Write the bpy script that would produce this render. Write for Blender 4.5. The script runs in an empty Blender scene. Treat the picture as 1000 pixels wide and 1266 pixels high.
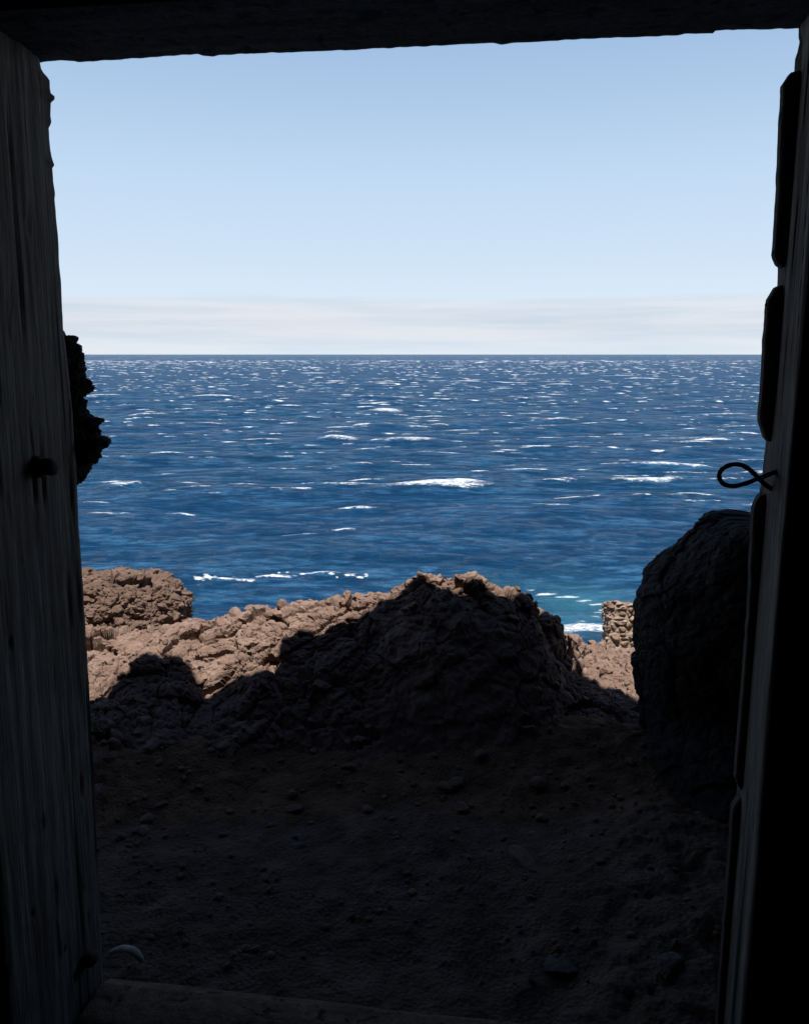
import bpy, bmesh, math, random
import numpy as np
from mathutils import Vector, Matrix

random.seed(7)
RNG = np.random.default_rng(11)
scene = bpy.context.scene
COL = scene.collection

# ------------------------------------------------------------------ measures
EYE = 1.65                       # eye height above the ground outside the door (m)
PITCH = math.atan(0.195)         # the camera looks down by about 11 degrees
FOCAL = 1000.0                   # focal length in photograph pixels
CP, SP = math.cos(PITCH), math.sin(PITCH)
SEA = EYE - 12.0                 # sea level, 12 m under the eye
SUN_DIR = np.array([-0.08, -0.15, 0.95]); SUN_DIR /= np.linalg.norm(SUN_DIR)   # towards the sun

def ray(px, py):
    X = (px - 500.0) / FOCAL
    Z = (633.0 - py) / FOCAL
    return np.array([X, CP + SP * Z, -SP + CP * Z])

def at_r(px, py, r):
    d = ray(px, py); t = r / math.hypot(d[0], d[1])
    return np.array([0, 0, EYE]) + d * t

def at_z(px, py, z):
    d = ray(px, py); t = (z - EYE) / d[2]
    return np.array([0, 0, EYE]) + d * t

def at_y(px, py, y):
    d = ray(px, py); t = y / d[1]
    return np.array([0, 0, EYE]) + d * t

def project(P):
    P = np.asarray(P, float) - np.array([0, 0, EYE])
    depth = P[..., 1] * CP - P[..., 2] * SP
    up = P[..., 1] * SP + P[..., 2] * CP
    return 500 + FOCAL * P[..., 0] / depth, 633 - FOCAL * up / depth

# door frame: local x along the opening, local y outwards, z up
DOOR_O = np.array([-0.74, 1.79, 0.0]); DOOR_A = math.radians(6.9)
DU = np.array([math.cos(DOOR_A), -math.sin(DOOR_A), 0]); DN = np.array([math.sin(DOOR_A), math.cos(DOOR_A), 0])
def on_door(px, py, yl=0.0):
    """local (x, z) where the sight line through a photo point meets the plane local y = yl"""
    d = ray(px, py); c = np.array([0, 0, EYE]) - DOOR_O
    t = (yl - c.dot(DN)) / d.dot(DN)
    p = c + d * t
    return p.dot(DU), p[2]

# ------------------------------------------------------------------ noise
def _hash(i, j, k, s):
    h = (i.astype(np.uint32) * np.uint32(374761393) + j.astype(np.uint32) * np.uint32(668265263)
         + k.astype(np.uint32) * np.uint32(2147483647) + np.uint32((s * 974634777) & 0xffffffff))
    h = (h ^ (h >> np.uint32(13))) * np.uint32(1274126177)
    h = (h ^ (h >> np.uint32(16))) * np.uint32(2246822519)
    h ^= h >> np.uint32(13)
    return (h & np.uint32(0xffffff)).astype(np.float32) / np.float32(0xffffff)

def vnoise(P, s=0):
    P = np.asarray(P, np.float32)
    F = np.floor(P); f = P - F; I = F.astype(np.int32)
    u = f * f * (3 - 2 * f)
    r = np.zeros(len(P), np.float32)
    for a in (0, 1):
        wa = u[:, 0] if a else 1 - u[:, 0]
        for b in (0, 1):
            wb = u[:, 1] if b else 1 - u[:, 1]
            for c in (0, 1):
                wc = u[:, 2] if c else 1 - u[:, 2]
                r += wa * wb * wc * _hash(I[:, 0] + a, I[:, 1] + b, I[:, 2] + c, s)
    return r * 2 - 1

def fbm(P, octaves=4, s=0, gain=0.5):
    P = np.asarray(P, np.float32); r = 0; a = 1.0; n = 0
    for o in range(octaves):
        r = r + a * vnoise(P * (2.03 ** o) + 17.3 * o, s + o); n += a; a *= gain
    return r / n

def worley(P, s=0, full=False):
    P = np.asarray(P, np.float32)
    F = np.floor(P); I = F.astype(np.int32); f = P - F
    d1 = np.full(len(P), 9, np.float32); d2 = d1.copy(); cid = np.zeros(len(P), np.float32); dv = np.zeros_like(P)
    for a in (-1, 0, 1):
        for b in (-1, 0, 1):
            for c in (-1, 0, 1):
                i, j, k = I[:, 0] + a, I[:, 1] + b, I[:, 2] + c
                dx = a + _hash(i, j, k, s + 1) - f[:, 0]
                dy = b + _hash(i, j, k, s + 2) - f[:, 1]
                dz = c + _hash(i, j, k, s + 3) - f[:, 2]
                d = dx * dx + dy * dy + dz * dz
                near = d < d1
                d2 = np.where(near, d1, np.minimum(d2, d))
                cid = np.where(near, _hash(i, j, k, s + 4), cid)
                d1 = np.where(near, d, d1)
                if full: dv[near] = np.stack([dx, dy, dz], 1)[near]
    if full: return np.sqrt(d1), np.sqrt(d2), cid, dv
    return np.sqrt(d1), np.sqrt(d2), cid

def clasts(P, size, s, crev=0.35, slope=0.8):
    """broken, faceted lumps: every cell is a tilted flat piece with a gap round it"""
    f1, f2, c, dv = worley(np.asarray(P) / size, s, True)
    g = np.stack([np.modf(c * k)[0] - 0.5 for k in (7.31, 13.7, 29.3)], 1) * 2 * slope
    return size * (0.55 * (c - 0.5) + (g * dv).sum(1) * 0.6 - crev * (1 - smooth(0.0, 0.14, f2 - f1)) - 0.25 * f1)

def smooth(a, b, x):
    t = np.clip((x - a) / (b - a), 0, 1); return t * t * (3 - 2 * t)

# ------------------------------------------------------------------ mesh helpers
def link(name, me, mat, parent=None, shade=True):
    o = bpy.data.objects.new(name, me); COL.objects.link(o)
    if mat: me.materials.append(mat)
    me.polygons.foreach_set('use_smooth', [shade] * len(me.polygons))
    if parent: o.parent = parent
    return o

def mesh_np(name, V, Fq, attrs=None):
    me = bpy.data.meshes.new(name)
    V = np.asarray(V, np.float32); Fq = np.asarray(Fq, np.int32); n = Fq.shape[1]
    me.vertices.add(len(V)); me.vertices.foreach_set('co', V.ravel())
    me.loops.add(Fq.size); me.loops.foreach_set('vertex_index', Fq.ravel())
    me.polygons.add(len(Fq)); me.polygons.foreach_set('loop_start', np.arange(0, Fq.size, n, dtype=np.int32))
    me.update(calc_edges=True)
    for k, v in (attrs or {}).items():
        a = me.attributes.new(k, 'FLOAT', 'POINT'); a.data.foreach_set('value', np.asarray(v, np.float32))
    me.validate()
    return me

def quads(nr, nc, flip=False, wrap=False):
    i = np.arange(nr - 1)[:, None]; ncq = nc if wrap else nc - 1; j = np.arange(ncq)[None, :]
    j2 = (j + 1) % nc
    a = i * nc + j; b = i * nc + j2; c = (i + 1) * nc + j2; d = (i + 1) * nc + j
    q = np.stack([a, b, c, d], -1).reshape(-1, 4)
    return q[:, ::-1] if flip else q

def grid_normals(V, nr, nc):
    G = V.reshape(nr, nc, 3)
    n = np.cross(np.gradient(G, axis=1), np.gradient(G, axis=0))
    n /= np.linalg.norm(n, axis=2, keepdims=True) + 1e-9
    return n.reshape(-1, 3)

def from_bm(name, bm, mat, parent=None, shade=True):
    me = bpy.data.meshes.new(name); bm.normal_update(); bm.to_mesh(me); bm.free()
    return link(name, me, mat, parent, shade)

def empty(name, loc=(0, 0, 0), rz=0):
    o = bpy.data.objects.new(name, None); COL.objects.link(o); o.location = loc; o.rotation_euler = (0, 0, rz)
    o.empty_display_size = 0.1
    return o

def tag(o, label=None, cat=None, group=None, kind=None):
    for k, v in (('label', label), ('category', cat), ('group', group), ('kind', kind)):
        if v: o[k] = v
    return o

def icoverts(sub):
    bm = bmesh.new(); bmesh.ops.create_icosphere(bm, subdivisions=sub, radius=1)
    V = np.array([v.co[:] for v in bm.verts], np.float32); F = np.array([[v.index for v in f.verts] for f in bm.faces], np.int32)
    bm.free(); return V, F
ICO = {k: icoverts(k) for k in (2, 3, 4, 5, 6, 7)}

def stone_vf(c, size, sub=3, rot=0.0, seed=0, rough=0.25, tilt=0.0, fine=0.0):
    """an angular lump of rock: sphere, cut by cells, scaled and turned"""
    V, F = ICO[sub]; V = V.copy()
    n = V.copy()
    o = np.array([seed * 3.17, seed * 1.31, seed * 0.77], np.float32)
    rg = np.random.default_rng(1000 + seed)
    cut = rg.normal(size=(15, 3)); cut /= np.linalg.norm(cut, axis=1, keepdims=True); off = rg.uniform(1 - 0.9 * rough, 1.0, 15)
    dots = V @ cut.T
    V = V * np.minimum(1.0, np.where(dots > 0.05, off / np.maximum(dots, 0.05), 9).min(1))[:, None]
    V = V * (1 + 0.07 * fbm(V * 2.5 + o, 3, 9))[:, None]
    if fine:
        f1, f2, _ = worley(V * 5 + o, 15)
        V = V + n * (fine * (0.5 - f1) + fine * 0.8 * fbm(V * 12 + o, 3, 19))[:, None]
    V = V * np.array(size, np.float32)
    ct, st = math.cos(tilt), math.sin(tilt)
    V = np.stack([V[:, 0] * ct - V[:, 2] * st, V[:, 1], V[:, 0] * st + V[:, 2] * ct], 1)
    cr, sr = math.cos(rot), math.sin(rot)
    V = np.stack([V[:, 0] * cr - V[:, 1] * sr, V[:, 0] * sr + V[:, 1] * cr, V[:, 2]], 1)
    return V + np.array(c, np.float32), F

def join_vf(parts):
    Vs, Fs, n = [], [], 0
    for V, F in parts:
        Vs.append(V); Fs.append(F + n); n += len(V)
    return np.concatenate(Vs), np.concatenate(Fs)

def tube(points, radius, seg=10, closed=False):
    """smooth round bar through the points"""
    P = [Vector(p) for p in points]; n = len(P)
    fine = []
    for i in range(n - 1):
        p0 = P[max(i - 1, 0)]; p1 = P[i]; p2 = P[i + 1]; p3 = P[min(i + 2, n - 1)]
        for k in range(6):
            t = k / 6
            fine.append(0.5 * ((2 * p1) + (p2 - p0) * t + (2 * p0 - 5 * p1 + 4 * p2 - p3) * t * t + (3 * p1 - p0 - 3 * p2 + p3) * t ** 3))
    fine.append(P[-1])
    V = []; ref = Vector((0, 1, 0.05)).normalized()
    for i, p in enumerate(fine):
        t = (fine[min(i + 1, len(fine) - 1)] - fine[max(i - 1, 0)]).normalized()
        u = t.cross(ref).normalized(); w = u.cross(t).normalized()
        rr = radius * (1 + 0.10 * math.sin(i * 1.7) * math.sin(i * 0.61))
        for s in range(seg):
            a = 2 * math.pi * s / seg
            V.append(p + u * math.cos(a) * rr + w * math.sin(a) * rr)
    nr = len(fine)
    F = quads(nr, seg, wrap=True)
    me = bpy.data.meshes.new('rod')
    faces = [list(map(int, f)) for f in F] + [list(range(seg))[::-1], list(range((nr - 1) * seg, nr * seg))]
    me.from_pydata([v[:] for v in V], [], faces); me.update()
    return me

# ------------------------------------------------------------------ materials
def material(name):
    m = bpy.data.materials.new(name); m.use_nodes = True
    nt = m.node_tree; nt.nodes.clear()
    out = nt.nodes.new('ShaderNodeOutputMaterial'); b = nt.nodes.new('ShaderNodeBsdfPrincipled')
    nt.links.new(b.outputs[0], out.inputs[0])
    return m, nt, b

def node(nt, kind, **kw):
    n = nt.nodes.new(kind)
    for k, v in kw.items():
        if k.startswith('in_'):
            key = k[3:]
            n.inputs[int(key) if key.isdigit() else key.replace('_', ' ')].default_value = v
        else: setattr(n, k, v)
    return n

def coords(nt, scale=(1, 1, 1), rot=(0, 0, 0)):
    tc = node(nt, 'ShaderNodeTexCoord'); mp = node(nt, 'ShaderNodeMapping')
    mp.inputs['Scale'].default_value = scale; mp.inputs['Rotation'].default_value = rot
    nt.links.new(tc.outputs['Object'], mp.inputs[0]); return mp.outputs[0]

def noise(nt, co, scale, detail=6, rough=0.6, dist=0.0):
    n = node(nt, 'ShaderNodeTexNoise'); n.inputs['Scale'].default_value = scale
    n.inputs['Detail'].default_value = detail; n.inputs['Roughness'].default_value = rough
    n.inputs['Distortion'].default_value = dist
    nt.links.new(co, n.inputs['Vector']); return n.outputs['Fac']

def ramp(nt, fac, stops):
    r = node(nt, 'ShaderNodeValToRGB'); e = r.color_ramp.elements
    while len(e) < len(stops): e.new(0.5)
    for s, (p, c) in zip(e, stops):
        s.position = p; s.color = (*c, 1) if len(c) == 3 else c
    nt.links.new(fac, r.inputs[0]); return r.outputs[0]

def mix(nt, fac, a, b, blend='MIX'):
    m = node(nt, 'ShaderNodeMix', data_type='RGBA', blend_type=blend)
    for sock, v in ((m.inputs[0], fac), (m.inputs[6], a), (m.inputs[7], b)):
        if isinstance(v, (int, float)): sock.default_value = v
        elif isinstance(v, tuple): sock.default_value = (*v, 1)
        else: nt.links.new(v, sock)
    return m.outputs[2]

def math_(nt, op, a, b=None, clamp=False):
    m = node(nt, 'ShaderNodeMath', operation=op, use_clamp=clamp)
    for sock, v in zip(m.inputs, (a, b)):
        if v is None: continue
        if isinstance(v, (int, float)): sock.default_value = v
        else: nt.links.new(v, sock)
    return m.outputs[0]

def bump(nt, b, height, strength, dist=0.01, prev=None):
    n = node(nt, 'ShaderNodeBump'); n.inputs['Strength'].default_value = strength; n.inputs['Distance'].default_value = dist
    nt.links.new(height, n.inputs['Height'])
    if prev: nt.links.new(prev, n.inputs['Normal'])
    nt.links.new(n.outputs[0], b.inputs['Normal']); return n.outputs[0]

def rock_material(name, dark, mid, light, speck, rough=0.95, grain=60):
    m, nt, b = material(name); co = coords(nt)
    big = noise(nt, co, 3.2, 6, 0.65); med = noise(nt, co, 11, 8, 0.7, 0.4); fin = noise(nt, co, grain, 5, 0.7)
    c = ramp(nt, med, [(0.28, dark), (0.5, mid), (0.74, light)])
    c = mix(nt, ramp(nt, big, [(0.40, (0, 0, 0)), (0.62, (1, 1, 1))]), c, tuple(0.55 * x + 0.45 * y for x, y in zip(dark, mid)))
    v = node(nt, 'ShaderNodeTexVoronoi'); v.inputs['Scale'].default_value = 26; nt.links.new(co, v.inputs['Vector'])
    cell = node(nt, 'ShaderNodeSeparateColor'); nt.links.new(v.outputs['Color'], cell.inputs[0])
    c = mix(nt, math_(nt, 'MULTIPLY', cell.outputs[0], 0.35), c, mid)
    c = mix(nt, ramp(nt, fin, [(0.66, (0, 0, 0)), (0.74, (1, 1, 1))]), c, speck)
    nt.links.new(c, b.inputs['Base Color']); b.inputs['Roughness'].default_value = rough
    b.inputs['Specular IOR Level'].default_value = 0.15
    h1 = bump(nt, b, math_(nt, 'ADD', med, v.outputs['Distance']), 0.55, 0.012)
    bump(nt, b, fin, 0.6, 0.004, h1)
    return m

M_BANK = rock_material('lava_rock_brown', (0.080, 0.049, 0.037), (0.158, 0.106, 0.083), (0.240, 0.173, 0.140), (0.31, 0.245, 0.205))
M_OUTCROP = rock_material('lava_rock_grey_brown', (0.060, 0.037, 0.028), (0.105, 0.069, 0.053), (0.165, 0.115, 0.090), (0.21, 0.157, 0.126))
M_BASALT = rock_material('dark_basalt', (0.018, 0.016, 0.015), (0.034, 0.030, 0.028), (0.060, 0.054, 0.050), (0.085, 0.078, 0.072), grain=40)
M_PALE = rock_material('pale_stone', (0.28, 0.25, 0.22), (0.40, 0.37, 0.33), (0.52, 0.49, 0.45), (0.55, 0.52, 0.48))
M_BROWNSTONE = rock_material('brown_stone', (0.10, 0.065, 0.045), (0.16, 0.105, 0.075), (0.24, 0.17, 0.125), (0.30, 0.24, 0.19))
M_DARKSTONE = rock_material('grey_stone', (0.065, 0.052, 0.043), (0.115, 0.095, 0.080), (0.17, 0.145, 0.125), (0.22, 0.19, 0.165))

def ground_material():
    m, nt, b = material('gravel_and_dirt'); co = coords(nt)
    a = node(nt, 'ShaderNodeAttribute', attribute_name='gravel')
    med = noise(nt, co, 7, 7, 0.65); fin = noise(nt, co, 95, 4, 0.75); big = noise(nt, co, 2.3, 4, 0.6)
    grav = ramp(nt, med, [(0.3, (0.050, 0.033, 0.022)), (0.55, (0.104, 0.069, 0.048)), (0.78, (0.17, 0.122, 0.09))])
    dirt = ramp(nt, med, [(0.3, (0.06, 0.028, 0.014)), (0.55, (0.128, 0.070, 0.041)), (0.78, (0.20, 0.118, 0.074))])
    f = math_(nt, 'ADD', a.outputs['Fac'], math_(nt, 'MULTIPLY', math_(nt, 'SUBTRACT', big, 0.5), 0.9))
    f = ramp(nt, f, [(0.38, (0, 0, 0)), (0.62, (1, 1, 1))])
    c = mix(nt, f, dirt, grav)
    c = mix(nt, ramp(nt, fin, [(0.60, (0, 0, 0)), (0.72, (1, 1, 1))]), c, (0.16, 0.155, 0.15))
    nt.links.new(c, b.inputs['Base Color']); b.inputs['Roughness'].default_value = 0.95; b.inputs['Specular IOR Level'].default_value = 0.1
    v = node(nt, 'ShaderNodeTexVoronoi'); v.inputs['Scale'].default_value = 75; nt.links.new(co, v.inputs['Vector'])
    h = bump(nt, b, v.outputs['Distance'], 0.7, 0.008); bump(nt, b, fin, 0.5, 0.004, h)
    return m
M_GROUND = ground_material()

def wood_material(name, dark, mid, light, zscale=0.045):
    m, nt, b = material(name)
    co = coords(nt, (1, 1, zscale)); co2 = coords(nt, (1, 1, 0.02)); co3 = coords(nt)
    g = noise(nt, co, 46, 7, 0.65, 0.3); g2 = noise(nt, co2, 17, 4, 0.6, 0.6); blot = noise(nt, co3, 5, 5, 0.6)
    fib = noise(nt, co, 190, 4, 0.7)
    c = ramp(nt, g, [(0.28, dark), (0.5, mid), (0.76, light)])
    c = mix(nt, ramp(nt, g2, [(0.36, (1, 1, 1)), (0.43, (0, 0, 0))]), c, tuple(x * 0.35 for x in dark))
    c = mix(nt, ramp(nt, blot, [(0.52, (0, 0, 0)), (0.75, (0.6, 0.6, 0.6))]), c, dark)
    c = mix(nt, 0.75, c, ramp(nt, fib, [(0.30, (0.35,) * 3), (0.5, (1.0,) * 3), (0.72, (1.5,) * 3)]), 'MULTIPLY')
    sp = noise(nt, coords(nt, (1, 1, 0.16)), 30, 5, 0.6, 0.5)
    c = mix(nt, ramp(nt, sp, [(0.30, (0.9,) * 3), (0.38, (0, 0, 0))]), c, tuple(x * 0.25 for x in dark))
    nt.links.new(c, b.inputs['Base Color']); b.inputs['Roughness'].default_value = 0.9; b.inputs['Specular IOR Level'].default_value = 0.12
    h = bump(nt, b, g, 0.7, 0.006); h = bump(nt, b, g2, 0.5, 0.008, h); bump(nt, b, fib, 0.4, 0.002, h)
    return m
M_WOOD = wood_material('weathered_grey_wood', (0.070, 0.062, 0.055), (0.165, 0.150, 0.136), (0.255, 0.237, 0.220))
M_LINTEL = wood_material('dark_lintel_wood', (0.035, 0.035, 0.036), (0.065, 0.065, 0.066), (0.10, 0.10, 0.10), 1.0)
M_SILL = wood_material('brown_sill_wood', (0.07, 0.048, 0.033), (0.13, 0.088, 0.060), (0.19, 0.135, 0.095), 1.0)
M_BATTEN = wood_material('dark_batten_wood', (0.05, 0.044, 0.04), (0.085, 0.076, 0.07), (0.13, 0.12, 0.11))

def metal_material():
    m, nt, b = material('rusted_iron'); co = coords(nt)
    n = noise(nt, co, 60, 6, 0.7)
    nt.links.new(ramp(nt, n, [(0.35, (0.018, 0.015, 0.014)), (0.65, (0.05, 0.032, 0.024))]), b.inputs['Base Color'])
    b.inputs['Roughness'].default_value = 0.85; b.inputs['Metallic'].default_value = 0.3
    bump(nt, b, n, 0.5, 0.002); return m
M_IRON = metal_material()

def plaster_material():
    m, nt, b = material('dark_rubble_plaster'); co = coords(nt)
    n = noise(nt, co, 6, 8, 0.7); f = noise(nt, co, 50, 5, 0.7)
    nt.links.new(ramp(nt, n, [(0.3, (0.02, 0.02, 0.022)), (0.7, (0.06, 0.058, 0.056))]), b.inputs['Base Color'])  # dark base colour, mottled by noise
    b.inputs['Roughness'].default_value = 0.95; b.inputs['Specular IOR Level'].default_value = 0.1
    h = bump(nt, b, n, 0.6, 0.03); bump(nt, b, f, 0.5, 0.006, h); return m
M_PLASTER = plaster_material()

def masonry_material():
    m, nt, b = material('lava_stone_masonry'); co = coords(nt)
    a = node(nt, 'ShaderNodeAttribute', attribute_name='stone'); t = node(nt, 'ShaderNodeAttribute', attribute_name='tone')
    n = noise(nt, co, 14, 7, 0.7); f = noise(nt, co, 70, 4, 0.7)
    st = ramp(nt, math_(nt, 'ADD', math_(nt, 'MULTIPLY', t.outputs['Fac'], 0.6), math_(nt, 'MULTIPLY', n, 0.5)),
              [(0.25, (0.09, 0.062, 0.046)), (0.55, (0.16, 0.112, 0.085)), (0.85, (0.25, 0.185, 0.145))])
    mo = ramp(nt, n, [(0.3, (0.17, 0.122, 0.092)), (0.7, (0.26, 0.20, 0.158))])
    c = mix(nt, a.outputs['Fac'], mo, st)
    nt.links.new(c, b.inputs['Base Color']); b.inputs['Roughness'].default_value = 0.95; b.inputs['Specular IOR Level'].default_value = 0.1
    h = bump(nt, b, n, 0.5, 0.012); bump(nt, b, f, 0.5, 0.004, h); return m
M_MASONRY = masonry_material()

def sea_material():
    m, nt, b = material('sea_water')
    geo = node(nt, 'ShaderNodeNewGeometry'); pos = geo.outputs['Position']
    def mapped(scale, rot=0.0):
        mp = node(nt, 'ShaderNodeMapping'); mp.inputs['Scale'].default_value = scale; mp.inputs['Rotation'].default_value = (0, 0, rot)
        nt.links.new(pos, mp.inputs[0]); return mp.outputs[0]
    foam = node(nt, 'ShaderNodeAttribute', attribute_name='foam'); sh = node(nt, 'ShaderNodeAttribute', attribute_name='shallow')
    big = noise(nt, mapped((0.012, 0.03, 0.03)), 1.0, 4, 0.6)
    m1 = noise(nt, mapped((0.13, 0.42, 0.3), 0.12), 1.0, 5, 0.6); m2 = noise(nt, mapped((0.62, 1.9, 0.9), 0.06), 1.0, 5, 0.66)
    med = math_(nt, 'ADD', math_(nt, 'MULTIPLY', m1, 0.42), math_(nt, 'MULTIPLY', m2, 0.58))
    c = ramp(nt, med, [(0.36, (0.0015, 0.0155, 0.042)), (0.50, (0.0050, 0.0300, 0.072)), (0.64, (0.026, 0.088, 0.170))])  # light and dark streaks of the waves are put into the water colour
    c = mix(nt, ramp(nt, big, [(0.40, (0, 0, 0)), (0.65, (0.4, 0.4, 0.4))]), c, (0.0034, 0.0235, 0.070))
    c = mix(nt, sh.outputs['Fac'], c, (0.025, 0.105, 0.15))
    # broken foam edges, and the endless flecks far out
    n1 = noise(nt, mapped((1.5, 3.6, 2.0)), 1.0, 8, 0.8, 0.5); n2 = noise(nt, mapped((4.0, 7.0, 5.0)), 1.0, 4, 0.7)
    fm = math_(nt, 'ADD', foam.outputs['Fac'], math_(nt, 'MULTIPLY', math_(nt, 'SUBTRACT', n1, 0.52), 3.0))
    fm = math_(nt, 'MULTIPLY', fm, ramp(nt, foam.outputs['Fac'], [(0.03, (0, 0, 0)), (0.35, (1, 1, 1))]))
    fm = ramp(nt, fm, [(0.30, (0, 0, 0)), (0.95, (1, 1, 1))])
    fm = math_(nt, 'MULTIPLY', fm, ramp(nt, n2, [(0.30, (0.55,) * 3), (0.55, (1, 1, 1))]))
    far = noise(nt, mapped((0.05, 0.008, 0.03)), 1.0, 5, 0.75)
    sep = node(nt, 'ShaderNodeSeparateXYZ'); nt.links.new(pos, sep.inputs[0])
    isfar = node(nt, 'ShaderNodeMapRange'); isfar.inputs[1].default_value = 900; isfar.inputs[2].default_value = 1800
    nt.links.new(sep.outputs[1], isfar.inputs[0])
    fl = math_(nt, 'MULTIPLY', ramp(nt, far, [(0.60, (0, 0, 0)), (0.68, (1, 1, 1))]), isfar.outputs[0])
    fm = math_(nt, 'MAXIMUM', fm, math_(nt, 'MULTIPLY', fl, 0.55))
    c = mix(nt, fm, c, (0.70, 0.72, 0.74))
    nt.links.new(c, b.inputs['Base Color'])
    ro = node(nt, 'ShaderNodeMapRange'); ro.inputs[3].default_value = 0.07; ro.inputs[4].default_value = 0.9; nt.links.new(fm, ro.inputs[0])
    nt.links.new(ro.outputs[0], b.inputs['Roughness'])
    b.inputs['IOR'].default_value = 1.16
    sp = node(nt, 'ShaderNodeMapRange'); sp.inputs[3].default_value = 1.0; sp.inputs[4].default_value = 0.1; nt.links.new(fm, sp.inputs[0])
    nt.links.new(math_(nt, 'MULTIPLY', sp.outputs[0], 0.3), b.inputs['Specular IOR Level'])
    r1 = noise(nt, mapped((0.55, 1.5, 1.0), 0.15), 1.0, 5, 0.62); r2 = noise(nt, mapped((2.2, 4.5, 3.0), -0.2), 1.0, 4, 0.6)
    h = bump(nt, b, r1, 1.0, 0.85); h = bump(nt, b, r2, 0.6, 0.16, h)
    # waves too small to resolve hide most of the mirror at grazing angles: matt body colour takes over with distance
    df = node(nt, 'ShaderNodeBsdfDiffuse'); nt.links.new(c, df.inputs[0]); nt.links.new(h, df.inputs['Normal'])
    ds = node(nt, 'ShaderNodeMapRange'); ds.inputs[1].default_value = 30; ds.inputs[2].default_value = 300; ds.inputs[3].default_value = 0.48; ds.inputs[4].default_value = 0.74
    nt.links.new(sep.outputs[1], ds.inputs[0])
    ms = node(nt, 'ShaderNodeMixShader'); nt.links.new(ds.outputs[0], ms.inputs[0]); nt.links.new(b.outputs[0], ms.inputs[1]); nt.links.new(df.outputs[0], ms.inputs[2])
    nt.links.new(ms.outputs[0], [n for n in nt.nodes if n.type == 'OUTPUT_MATERIAL'][0].inputs[0])
    return m
M_SEA = sea_material()

# ------------------------------------------------------------------ sky, sun, camera
EL = math.asin(SUN_DIR[2]); AZ = math.atan2(SUN_DIR[0], SUN_DIR[1])
w = bpy.data.worlds.new('World'); scene.world = w; w.use_nodes = True
nt = w.node_tree; nt.nodes.clear()
wo = node(nt, 'ShaderNodeOutputWorld'); bg = node(nt, 'ShaderNodeBackground'); nt.links.new(bg.outputs[0], wo.inputs[0])
sky = node(nt, 'ShaderNodeTexSky', sky_type='NISHITA', sun_disc=False)
sky.sun_elevation = EL; sky.sun_rotation = AZ; sky.altitude = 20; sky.air_density = 0.5; sky.dust_density = 0.05; sky.ozone_density = 1.4
tc = node(nt, 'ShaderNodeTexCoord'); sep = node(nt, 'ShaderNodeSeparateXYZ'); nt.links.new(tc.outputs['Generated'], sep.inputs[0])
mp = node(nt, 'ShaderNodeMapping'); mp.inputs['Scale'].default_value = (3.0, 3.0, 60); nt.links.new(tc.outputs['Generated'], mp.inputs[0])
cn = noise(nt, mp.outputs[0], 1.0, 6, 0.6, 0.2)
edge = math_(nt, 'ADD', sep.outputs[2], math_(nt, 'MULTIPLY', math_(nt, 'SUBTRACT', cn, 0.5), 0.018))
bank = ramp(nt, edge, [(0.0, (0.55, 0.55, 0.55)), (0.030, (1, 1, 1)), (0.052, (0.9, 0.9, 0.9)), (0.0615, (0.7, 0.7, 0.7)), (0.0675, (0, 0, 0))])
strk = ramp(nt, cn, [(0.36, (2.95, 3.38, 3.85)), (0.60, (3.95, 3.95, 4.2))])
# pale sea haze low in the sky
low = ramp(nt, sep.outputs[2], [(0.0, (0.9,) * 3), (0.09, (0.88,) * 3), (0.20, (0.85,) * 3), (0.33, (0.80,) * 3), (0.46, (0, 0, 0))])
pale = ramp(nt, sep.outputs[2], [(0.07, (3.50, 4.03, 4.52)), (0.20, (2.90, 3.72, 4.58)), (0.34, (1.92, 2.82, 4.02))])
skyc = mix(nt, low, sky.outputs[0], pale)
nt.links.new(mix(nt, math_(nt, 'MULTIPLY', bank, 0.8), skyc, strk), bg.inputs[0])
bg.inputs[1].default_value = 0.10

sun = bpy.data.lights.new('sun', 'SUN'); sun.energy = 5.0; sun.angle = math.radians(0.53); sun.color = (1.0, 0.955, 0.89)
so = bpy.data.objects.new('sun', sun); COL.objects.link(so)
so.rotation_euler = Vector(SUN_DIR).to_track_quat('Z', 'Y').to_euler(); so.location = (-2, -6, 20)

cam = bpy.data.cameras.new('camera'); co = bpy.data.objects.new('camera', cam); COL.objects.link(co); scene.camera = co
cam.sensor_fit = 'VERTICAL'; cam.sensor_height = 36.0; cam.lens = 36.0 * FOCAL / 1266.0
cam.clip_start = 0.05; cam.clip_end = 60000
co.location = (0, 0, EYE); co.rotation_euler = (math.pi / 2 - PITCH, 0, 0)
scene.view_settings.view_transform = 'Standard'; scene.view_settings.look = 'None'
scene.view_settings.exposure = 1.0; scene.view_settings.gamma = 1

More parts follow.
